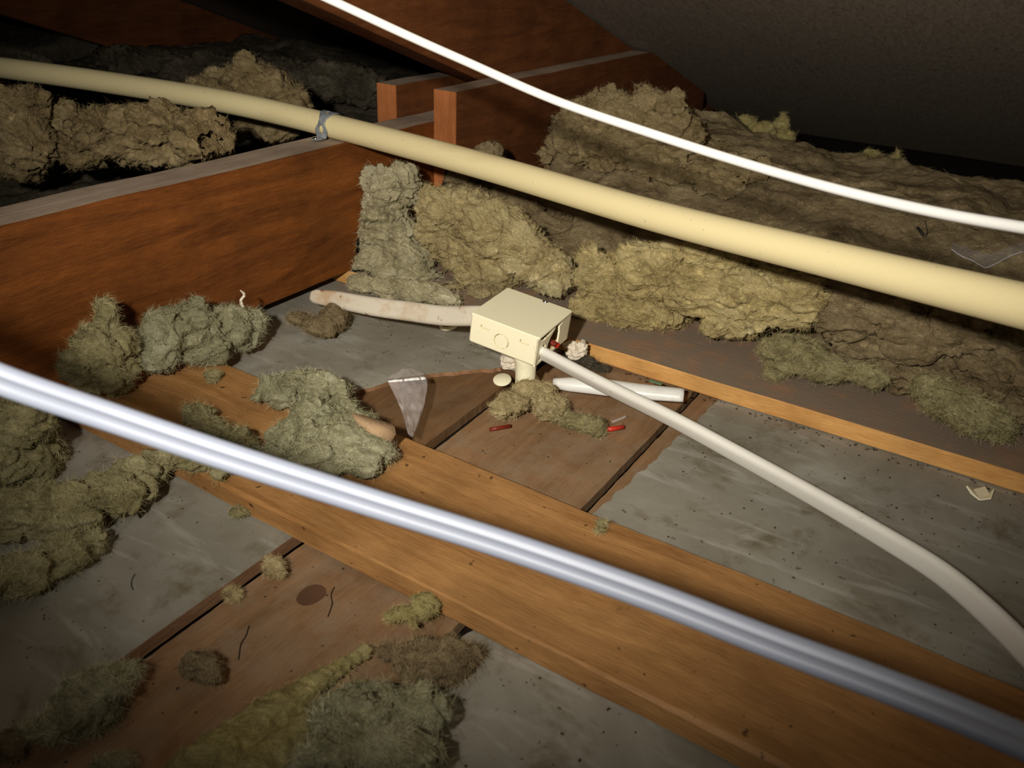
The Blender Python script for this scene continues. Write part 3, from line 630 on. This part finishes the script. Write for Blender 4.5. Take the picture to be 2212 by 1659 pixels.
# flat cable leaving the box to the right
bp = (-.4102, .5899, .0545, .072, .0697, .0312, .0684, .0222, .1042)
BW, BD, BH = bp[3:6]
BM = Matrix.Translation(bp[:3]) @ Matrix.Rotation(bp[6], 4, 'Z') @ Matrix.Rotation(bp[7], 4, 'X') @ Matrix.Rotation(bp[8], 4, 'Y')
_q = [list(BM @ Vector((BW-.007, .0122, .0098))), list(BM @ Vector((BW+.004, .0120, .0092)))]
fp = crom([_q[0], _q[1], P(1300, 830, z=.052), P(1450, 904, z=.050), P(1600, 985, z=.043), P(1750, 1068, z=.038), P(1900, 1155, z=.036), P(2030, 1236, z=.036), P(2130, 1320, z=.036), P(2225, 1415, z=.036), P(2330, 1530, z=.034), P(2480, 1720, z=.030), P(2640, 1960, z=.0255)], 14)
tws = np.interp(np.linspace(0, 1, len(fp)), [0, .21, .42, .52, .63, .84], [1.0, 1.05, 1.3, 1.5, 1.75, 1.9])
mk('flat_cable', *sweep(fp, stadium(.0175, .0092, 8), twist=tws), M['flat'], label='thick grey white flat cable leaving the junction box and curving over the plasterboard', cat='cable')

# ------------------------------------------------------------------ junction box
def bl(pts): return np.array([list(BM @ Vector([float(c) for c in p])) for p in pts])
def bvec(v): return np.array(list(BM.to_3x3() @ Vector(v)))
jbx = empty('junction_box', bl([(BW/2, BD/2, 0)])[0], label='cream plastic junction box with lid, standing on a pipe stub', cat='junction box')
# front wall with grooves, real recesses
def panel(nx, ny, w_, h_, depth, th):
    """grid panel in local (a,b); returns verts (a, dep, b)"""
    V = []; F = []
    for j in range(ny+1):
        for i in range(nx+1):
            a = w_*i/nx; b = h_*j/ny; V.append((a, depth(a, b), b))
    for j in range(ny):
        for i in range(nx): q = j*(nx+1)+i; F.append((q, q+1, q+nx+2, q+nx+1))
    n = len(V); V += [(0, th, 0), (w_, th, 0), (w_, th, h_), (0, th, h_)]
    bot = list(range(nx+1)); top = [ny*(nx+1)+i for i in range(nx+1)]; lf = [j*(nx+1) for j in range(ny+1)]; rt = [j*(nx+1)+nx for j in range(ny+1)]
    F += [tuple(bot[::-1]+[n, n+1]), tuple(top+[n+2, n+3]), tuple(lf+[n+3, n]), tuple(rt[::-1]+[n+1, n+2]), (n, n+3, n+2, n+1)]
    return V, F
def groove(a, b):
    r = math.hypot(a-.0345, b-.0128); g = 0
    if .0070 < r < .0077 and not (abs(math.atan2(b-.0128, a-.0345)+.9) < .12): g = .0052
    for s0 in (.0115, .0535):
        if s0 < a < s0+.0095 and .0190 < b < .0203: g = .0100
        if s0 < a < s0+.0012 and .0190 < b < .0225: g = .0100
    rr = .002
    e = max(0, rr-a)+max(0, rr-b)*1.0
    return g+(e*e/rr*.6 if e > 0 else 0)
v, f = panel(180, 78, BW, BH-.0022, groove, .0042); mk('front_wall', bl(v), f, M['box'], jbx, smooth=False)
v, f = boxv(0, BW, BD-.002, BD, 0, BH-.0022); mk('back_wall', bl(v), f, M['box'], jbx, smooth=False)
v, f = boxv(0, .002, .0042, BD-.002, 0, BH-.0022); mk('side_wall', bl(v), f, M['box'], jbx, smooth=False)
v, f = boxv(.002, BW-.002, .0042, BD-.002, 0, .002); mk('base', bl(v), f, M['inside'], jbx, smooth=False)
# open end wall: mask on a grid, broken knockouts
def poly_in(x, y, pts):
    c = False; j = len(pts)-1
    for i in range(len(pts)):
        if (pts[i][1] > y) != (pts[j][1] > y) and x < (pts[j][0]-pts[i][0])*(y-pts[i][1])/(pts[j][1]-pts[i][1])+pts[i][0]: c = not c
        j = i
    return c
keep = [[(0, 0), (.006, 0), (.006, .012), (.009, .017), (.014, .019), (.018, .015), (.0185, .004), (.022, .004), (.0225, .014), (.027, .0205), (.035, .0262), (.034, .0275), (.024, .0245), (.012, .0235), (.004, .0255), (0, .029)],
        [(.046, 0), (BD, 0), (BD, .029), (.050, .0275), (.047, .0245), (.0455, .026), (.0445, .0235), (.047, .017), (.0468, .008)],
        [(0, 0), (BD, 0), (BD, .0025), (0, .0025)]]
V = []; F = []; ids = {}; ny_, nz_ = 140, 58
def gv2(i, j):
    if (i, j) not in ids: ids[(i, j)] = len(V); V.append((BW, BD*i/ny_, (BH-.0022)*j/nz_))
    return ids[(i, j)]
for i in range(ny_):
    for j in range(nz_):
        y, z = BD*(i+.5)/ny_, (BH-.0022)*(j+.5)/nz_
        if any(poly_in(y, z, k) for k in keep): F.append((gv2(i, j), gv2(i+1, j), gv2(i+1, j+1), gv2(i, j+1)))
eo = mk('end_wall', bl(V), F, M['box'], jbx, smooth=False, label='open end wall with broken cable entries'); md = eo.modifiers.new('s', 'SOLIDIFY'); md.thickness = .0018; md.offset = -1
# lid: rounded plate with screw notch at the back edge
out = []
def arcp(cx, cy, r, a0, a1, n=6): return [(cx+r*math.cos(a), cy+r*math.sin(a)) for a in np.linspace(a0, a1, n)]
r = .0022; pi = math.pi
out += arcp(r-.0005, r-.0005, r, pi, 1.5*pi)+arcp(BW-r+.0005, r-.0005, r, 1.5*pi, 2*pi)+arcp(BW-r+.0005, BD-r+.0005, r, 0, .5*pi)
out += [(BW*.60+.0035, BD+.0005)]+[(BW*.60+.0035*math.cos(a), BD+.0005-.0042*math.sin(a)) for a in np.linspace(.15, pi-.15, 9)]+[(BW*.60-.0035, BD+.0005)]
out += arcp(r-.0005, BD-r+.0005, r, .5*pi, pi)
n = len(out); z0, z1 = BH-.0021, BH; cxy = np.array([BW/2, BD/2])
ins = [tuple(cxy+(np.array(p)-cxy)*.985) for p in out]
V = [(p[0], p[1], z0) for p in out]+[(p[0], p[1], z1-.0007) for p in out]+[(p[0], p[1], z1) for p in ins]
F = [tuple(range(n-1, -1, -1)), tuple(range(2*n, 3*n))]+[(i, (i+1) % n, n+(i+1) % n, n+i) for i in range(n)]+[(n+i, n+(i+1) % n, 2*n+(i+1) % n, 2*n+i) for i in range(n)]
lid = mk('lid', bl(V), F, M['box'], jbx, smooth=False)
mk('screw', *dome(bl([(BW*.60, BD-.0010, BH-.0012)])[0], bvec((0, 0, 1)), .0030, .0034), M['screw'], lid, label='bright lid screw')
# wire ends inside the box
for pts, rr, mt in [([(.045, .030, .012), (.062, .033, .012), (.0745, .0375, .008)], .0026, 'brownwire'), ([(.040, .038, .014), (.060, .039, .010), (.0755, .0415, .005)], .0028, 'red'), ([(.03, .045, .018), (.05, .044, .016), (.066, .040, .014)], .0022, 'brownwire')]:
    mk('wire', *sweep(crom(bl(pts), 6), circ(rr, 12)), M[mt], jbx)
# stained flat cable into the left side
a = bl([(.004, BD*.40, BH*.44), (-.006, BD*.40, BH*.44)])
lp = crom([a[0], a[1], P(960, 682, z=.054), P(880, 672, z=.044), P(800, 661, z=.037), P(730, 648, z=.032), P(672, 639, z=.028)], 12)
sc = np.interp(np.linspace(0, 1, len(lp)), [0, .6, .85, .97, 1], [1.0, 1.02, .95, .80, .55])
mk('stained_cable', *sweep(lp, stadium(.0205, .010, 8), twist=np.full(len(lp), 1.05), scale=sc), M['stained'], label='flat off white cable with rust brown stains entering the box from the joist', cat='cable')
# pipe stub that carries the box
st = bl([(BW*.72, BD*.30, -.0002)])[0]; stz = -.003
prof = [(.0098, stz), (.0098, .020), (.0100, .030), (.0108, st[2]-.010), (.0122, st[2]-.006), (.0122, st[2]-.0015)]
V = []; F = []; sg_ = 28
top = np.array([st[0], st[1]]); foot = np.array([st[0]+.002, st[1]-.001])
for rr, z in prof:
    t = (z-stz)/(st[2]-stz); c = foot+(top-foot)*t
    for j in range(sg_): th = 2*pi*j/sg_; zz = z
    for j in range(sg_):
        th = 2*pi*j/sg_; zz = z
        if z > st[2]-.004: zz = z+bvec((1, 0, 0))[2]*rr*math.cos(th)
        V.append((c[0]+rr*math.cos(th), c[1]+rr*math.sin(th), zz))
for k in range(len(prof)-1):
    for j in range(sg_): F.append((k*sg_+j, k*sg_+(j+1) % sg_, (k+1)*sg_+(j+1) % sg_, (k+1)*sg_+j))
F += [tuple(range(sg_-1, -1, -1)), tuple(range((len(prof)-1)*sg_, len(prof)*sg_))]
mk('pipe_stub', V, F, M['box'], label='short cream pipe stub rising from the lining under the junction box', cat='pipe')
def disc(c, n, r, th, seg=28, hole=0):
    n = _n(np.array(n, float)); a = _n(np.cross(n, [.2, .9, .1])); b = np.cross(n, a); V = []; F = []
    prof = [(r-.0004, 0), (r, .0004), (r, th-.0004), (r-.0004, th)]
    if hole: prof += [(hole, th), (hole, 0)]
    for rr, z in prof:
        for j in range(seg): t = 2*pi*j/seg; V.append(np.array(c)+a*rr*math.cos(t)+b*rr*math.sin(t)+n*z)
    m = len(prof)
    for k in range(m if hole else m-1):
        k2 = (k+1) % m
        for j in range(seg): F.append((k*seg+j, k*seg+(j+1) % seg, k2*seg+(j+1) % seg, k2*seg+j))
    if not hole: F += [tuple(range(seg-1, -1, -1)), tuple(range(3*seg, 4*seg))]
    return V, F
mk('knockout_disc', *disc(P(1085, 822, z=.004), (.05, -.25, 1), .0092, .002), M['box'], label='round cream knockout disc lying at the foot of the pipe stub', cat='plastic disc')
mk('plastic_ring', *disc(P(970, 704, z=.004), (-.1, -.2, 1), .011, .003, hole=.0078), M['box'], label='cream plastic ring lying under the stained cable', cat='plastic ring')
# plaster lumps
wool('plaster_lump', [(1105, 770, 22, 14, 20), (1098, 785, 14, 16), (1118, 790, 14, 16)], 'lime', 'white crumbled plaster lump behind the pipe stub', dict(v=.655), .0032, .0008, 180, scale=.45, nf=0, cat='plaster')
wool('plaster_lump', [(1232, 748, 16, 11), (1255, 752, 14, 14), (1245, 765, 22, 9)], 'lime', 'white cracked plaster lump right of the open box end', dict(v=.700), .0032, .0008, 181, scale=.45, nf=0, cat='plaster', clamp=lambda co: co)
wool('wool_tuft', [(1275, 785, 26, 16, 25), (1240, 775, 22, 16), (1300, 800, 16, 10), (1215, 790, 26, 14)], 'w_dark', 'dark dusty wool between the flat cable and the far board', dict(v=.705), .004, .0016, 182, nf=250, fmat='fibdark', cat='wool tuft')
# split sheath offcut
A_, B_ = P(1195, 828, z=.0065), P(1476, 858, z=.010)
op = crom([A_, A_*.66+B_*.34+np.array([0, 0, .001]), A_*.33+B_*.67, B_], 10)
ang = np.linspace(-.35, pi+.75, 20); pro = [(.0095*math.cos(t), .0085*math.sin(t)) for t in ang]; pri = [(.0083*math.cos(t), .0073*math.sin(t)) for t in ang[::-1]]
mk('sheath_offcut', *sweep(op, pro+pri, twist=np.linspace(-.5, .25, len(op)), scale=np.interp(np.linspace(0, 1, len(op)), [0, .12, .4, 1], [.55, .8, 1, 1])), M['offcut'], label='white split cable sheath offcut lying under the flat cable', cat='plastic offcut')
gc = P(1415, 828, z=.019); mk('green_scrap', *boxv(gc[0]-.007, gc[0]+.006, gc[1]+.001, gc[1]+.005, gc[2]-.0008, gc[2]), M['green'], smooth=False, label='small green plastic scrap on the sheath offcut', cat='scrap')

# ------------------------------------------------------------------ small loose things
def sheet(name, outline, plane, th, mat, label, cat, curl=None, parent=None, n=1):
    pts = [P(x, y, **dict(plane)) for x, y in outline]; c = np.mean(pts, 0); V = [c]+pts
    if curl: V = [np.array(curl(p)) for p in V]
    F = [(0, i, i % len(pts)+1) for i in range(1, len(pts)+1)]
    o = mk(name, V, F, mat, parent, smooth=False, label=label, cat=cat)
    md = o.modifiers.new('s', 'SOLIDIFY'); md.thickness = th; md.offset = 0; return o
# wood chip on the wool clump
ch = [(757, 893), (782, 897), (812, 906), (838, 914), (852, 922), (855, 938), (846, 952), (826, 964), (815, 958), (803, 962), (796, 948), (786, 930), (772, 914)]
_h = hit(W_big, 790, 925); _d = (np.linalg.norm(_h-CAMP) if _h is not None else .66)-.014
_pts = [P(x, y, d=_d+.010*math.sin((x-757)/100*2.2)-.00008*(y-925)) for x, y in ch]; _c = np.mean(_pts, 0)-R@_ray(800, 925)*.003
_o = mk('wood_chip', [_c]+_pts, [(0, i, i % len(_pts)+1) for i in range(1, len(_pts)+1)], M['chip'], label='tan wood chip stuck on the front of the grey green clump', cat='wood chip')
md = _o.modifiers.new('s', 'SOLIDIFY'); md.thickness = .0012; md.offset = 0
# shard
s_ = empty('plastic_shard', P(2118, 1075, z=.001), label='folded cream plastic shard on the plasterboard by the far board', cat='plastic shard')
def flake(pts, z, name):
    V = [P(x, y, z=zz) for (x, y), zz in zip(pts, z)]; o = mk(name, V, [tuple(range(len(V)))], M['box'], s_, smooth=False); md = o.modifiers.new('s', 'SOLIDIFY'); md.thickness = .0012; md.offset = 0
flake([(2102, 1058), (2128, 1052), (2137, 1068), (2116, 1080)], [.002, .002, .002, .002], 'shard_base')
flake([(2088, 1050), (2102, 1058), (2116, 1080), (2098, 1066)], [.008, .002, .002, .005], 'shard_flap')
flake([(2137, 1068), (2116, 1080), (2140, 1077), (2147, 1057)], [.002, .002, .004, .009], 'shard_flap')
# wire snippets
mk('wire_offcut', *sweep([P(1058, 928, z=.000), P(1075, 925, z=.0003), P(1103, 920, z=.0003)], circ(.0017, 12)), M['brownwire'], label='dull red brown wire offcut lying alone on the brown strip', cat='wire offcut')
mk('wire_offcut', *sweep([P(1308, 928, z=.001), P(1325, 926, z=.001), P(1347, 922, z=.001)], circ(.0022, 12)), M['red'], label='bright red wire offcut beside the frayed wool tail', cat='wire offcut')
mk('clear_offcut', *sweep([P(1322, 912, z=.001), P(1345, 903, z=.001), P(1352, 899, z=.001)], circ(.0014, 10)), M['film'], label='tiny clear sleeve offcut above the bright red wire', cat='offcut')
_tb = bvh(W_batt)
def onbatt(px, py, lift=.001):
    r = R@_ray(px, py); loc, nrm, i, dd = _tb.ray_cast(Vector(CAMP), Vector(r), 5); return np.array(loc)-r*lift
mk('black_scrap', *sweep(crom([onbatt(1982, 492, .002), onbatt(1988, 499, .003), onbatt(1995, 508, .002)], 5), circ(.0017, 10)), M['black'], label='black scrap stuck in the dusty batt under the white cable', cat='scrap')
mk('bent_hair', *sweep(crom([onbatt(1994, 511, .003), onbatt(2000, 511, .004), onbatt(2003, 498, .004), onbatt(1998, 476, .003)], 5), circ(.0004, 6)), M['black'], label='thin black bent hair beside the black scrap', cat='hair')
# clear bag
bg = empty('plastic_bag', P(880, 880, z=.001), label='small crumpled clear plastic bag with a white seal strip', cat='plastic bag')
def bagpt(u, v):
    # u across 0..1, v from top 0 to tip 1 ; bag stands up a little and leans on the wool
    L = np.array([np.interp(v, [0, .12, .22, .5, 1], [868, 842, 838, 862, 880]), np.interp(v, [0, .12, .22, .5, 1], [797, 812, 826, 872, 935])])
    Rr = np.array([np.interp(v, [0, .12, .22, .5, 1], [890, 916, 924, 918, 892]), np.interp(v, [0, .12, .22, .5, 1], [796, 806, 824, 872, 944])])
    q = L+(Rr-L)*u; z = np.interp(v, [0, .22, .6, 1], [.024, .026, .018, .021])
    p = P(q[0], q[1], z=z); w_ = vn(np.array([[u*5, v*6, 2.]]), 9)[0]*.004+vn(np.array([[u*12, v*14, 5.]]), 11)[0]*.0016
    return p+BACK*(w_+.006*math.sin(u*pi))
V = []; F = []; nu, nv_ = 26, 40
for j in range(nv_+1):
    for i in range(nu+1): V.append(bagpt(i/nu, j/nv_))
for j in range(nv_):
    for i in range(nu): q = j*(nu+1)+i; F.append((q, q+1, q+nu+2, q+nu+1))
o = flm = mk('film', V, F, M['film'], bg); md = o.modifiers.new('s', 'SOLIDIFY'); md.thickness = .0002
V = []; F = []
for i in range(31):
    for dv in (.150, .195): V.append(bagpt(i/30, dv+.02-.025*i/30)+BACK*.0012)
for i in range(30):
    if i % 13 != 12: F.append((i*2, i*2+1, i*2+3, i*2+2))
o = mk('seal_strip', V, F, M['seal'], flm); md = o.modifiers.new('s', 'SOLIDIFY'); md.thickness = .0004
# wisp on the ragged chunk
mk('wisp', *sweep(crom([P(527, 668, u=-.62), P(520, 650, u=-.62), P(528, 637, u=-.62), P(519, 627, u=-.62)], 6), circ(.0013, 8), scale=np.interp(np.linspace(0, 1, 19), [0, .5, .7, 1], [1.4, 1, 1.3, .4])), M['lime'], W_rag, label='thin white wisp')
# cobweb on the batt at the right
wv = [onbatt(x, y, .004) for x, y in [(2055, 538), (2075, 552), (2103, 564), (2128, 578), (2150, 570), (2180, 554), (2211, 543)]]
wb = [onbatt(x, y, .006) for x, y in [(2060, 522), (2080, 532), (2105, 540), (2130, 545), (2155, 542), (2185, 532), (2215, 520)]]
a_, b_ = crom(wv, 6), crom(wb, 6); V = []; F = []
for p, q in zip(a_, b_):
    for t in (0, .15, .5, 1): V.append(p+(q-p)*t+np.array([0, 0, .002*vn(np.array([[p[0]*300, t*4, 0]]))[0]]))
for i in range(len(a_)-1):
    for j in range(3): F.append((i*4+j, i*4+j+1, i*4+j+5, i*4+j+4))
cw = empty('cobweb', wv[3], label='torn grey cobweb film on the dusty batt behind the conduit', cat='cobweb')
mk('web_film', V, F, M['web'], cw); mk('web_thread', *sweep(a_, circ(.0005, 6)), M['web2'], cw)
def flatdisc(px, py, z, rx, ry, n=20):
    c = P(px, py, z=z); V = [c]+[c+np.array([rx*math.cos(2*pi*k/n)*(1+.05*math.sin(6*pi*k/n)), ry*math.sin(2*pi*k/n)*(1+.05*math.cos(4*pi*k/n)), 0]) for k in range(n)]
    return V, [(0, k, k % n+1) for k in range(1, n+1)]
mk('knot', *flatdisc(672, 1285, -.0026, .0085, .0115), M['knot'], floor, label='dark round knot in the brown strip')
HG = 'fine dark hairs on the ceiling lining'
for pts, z, hl in [([(722, 1268), (715, 1285), (717, 1305), (708, 1332)], -.002, 'beside the round knot'), ([(538, 1352), (530, 1375), (520, 1392), (515, 1425)], -.002, 'between the round wool ball and the knot'), ([(292, 1240), (285, 1252), (284, 1265), (288, 1274)], .001, 'on the plasterboard by the olive wool piece')]:
    mk('bent_hair', *sweep(crom([P(x, y, z=z) for x, y in pts], 5), circ(.0003, 6)), M['black'], label='fine dark bent hair '+hl, cat='hair', group=HG)
# crumbs on the lining: too many to count
parts = []
rg = np.random.default_rng(5)
def crumb(c, r):
    v = np.array([(1, 0, 0), (-1, 0, 0), (0, 1, 0), (0, -1, 0), (0, 0, .7), (0, 0, -.3)], float)*r*rg.uniform(.5, 1.3, (6, 3)); f = [(0, 2, 4), (2, 1, 4), (1, 3, 4), (3, 0, 4), (2, 0, 5), (1, 2, 5), (3, 1, 5), (0, 3, 5)]
    return v+np.array(c), f
for k in range(420):
    x = rg.uniform(-.20, .30); y = rg.uniform(.47, .72)
    if vn(np.array([[x*22, y*22, 0]]), 3)[0] < -.05 and rg.random() < .7: continue
    parts.append(crumb((x, y, .001), rg.uniform(.0003, .0016)))
for k in range(160): parts.append(crumb((rg.uniform(-.22, .1), rg.uniform(.15, .329), .001), rg.uniform(.0003, .0014)))
for k in range(160): parts.append(crumb((rg.uniform(-.7, -.39), rg.uniform(.05, .329), .001), rg.uniform(.0003, .0012)))
for k in range(120): parts.append(crumb((rg.uniform(-.65, -.45), rg.uniform(.60, .71), .001), rg.uniform(.0003, .0013)))
for k in range(140): parts.append(crumb((rg.uniform(-.37, -.24), rg.uniform(.08, .70), -.0026), rg.uniform(.0003, .0013)))
for k in range(200): parts.append(crumb((rg.uniform(-.3, .3), YG-.001-abs(rg.normal())*.005, .001), rg.uniform(.0004, .0018)))
mk('debris_crumbs', *merge(parts), M['crumb'], smooth=False, label='scattered dark dust crumbs on the plasterboard', cat='debris', kind='stuff')
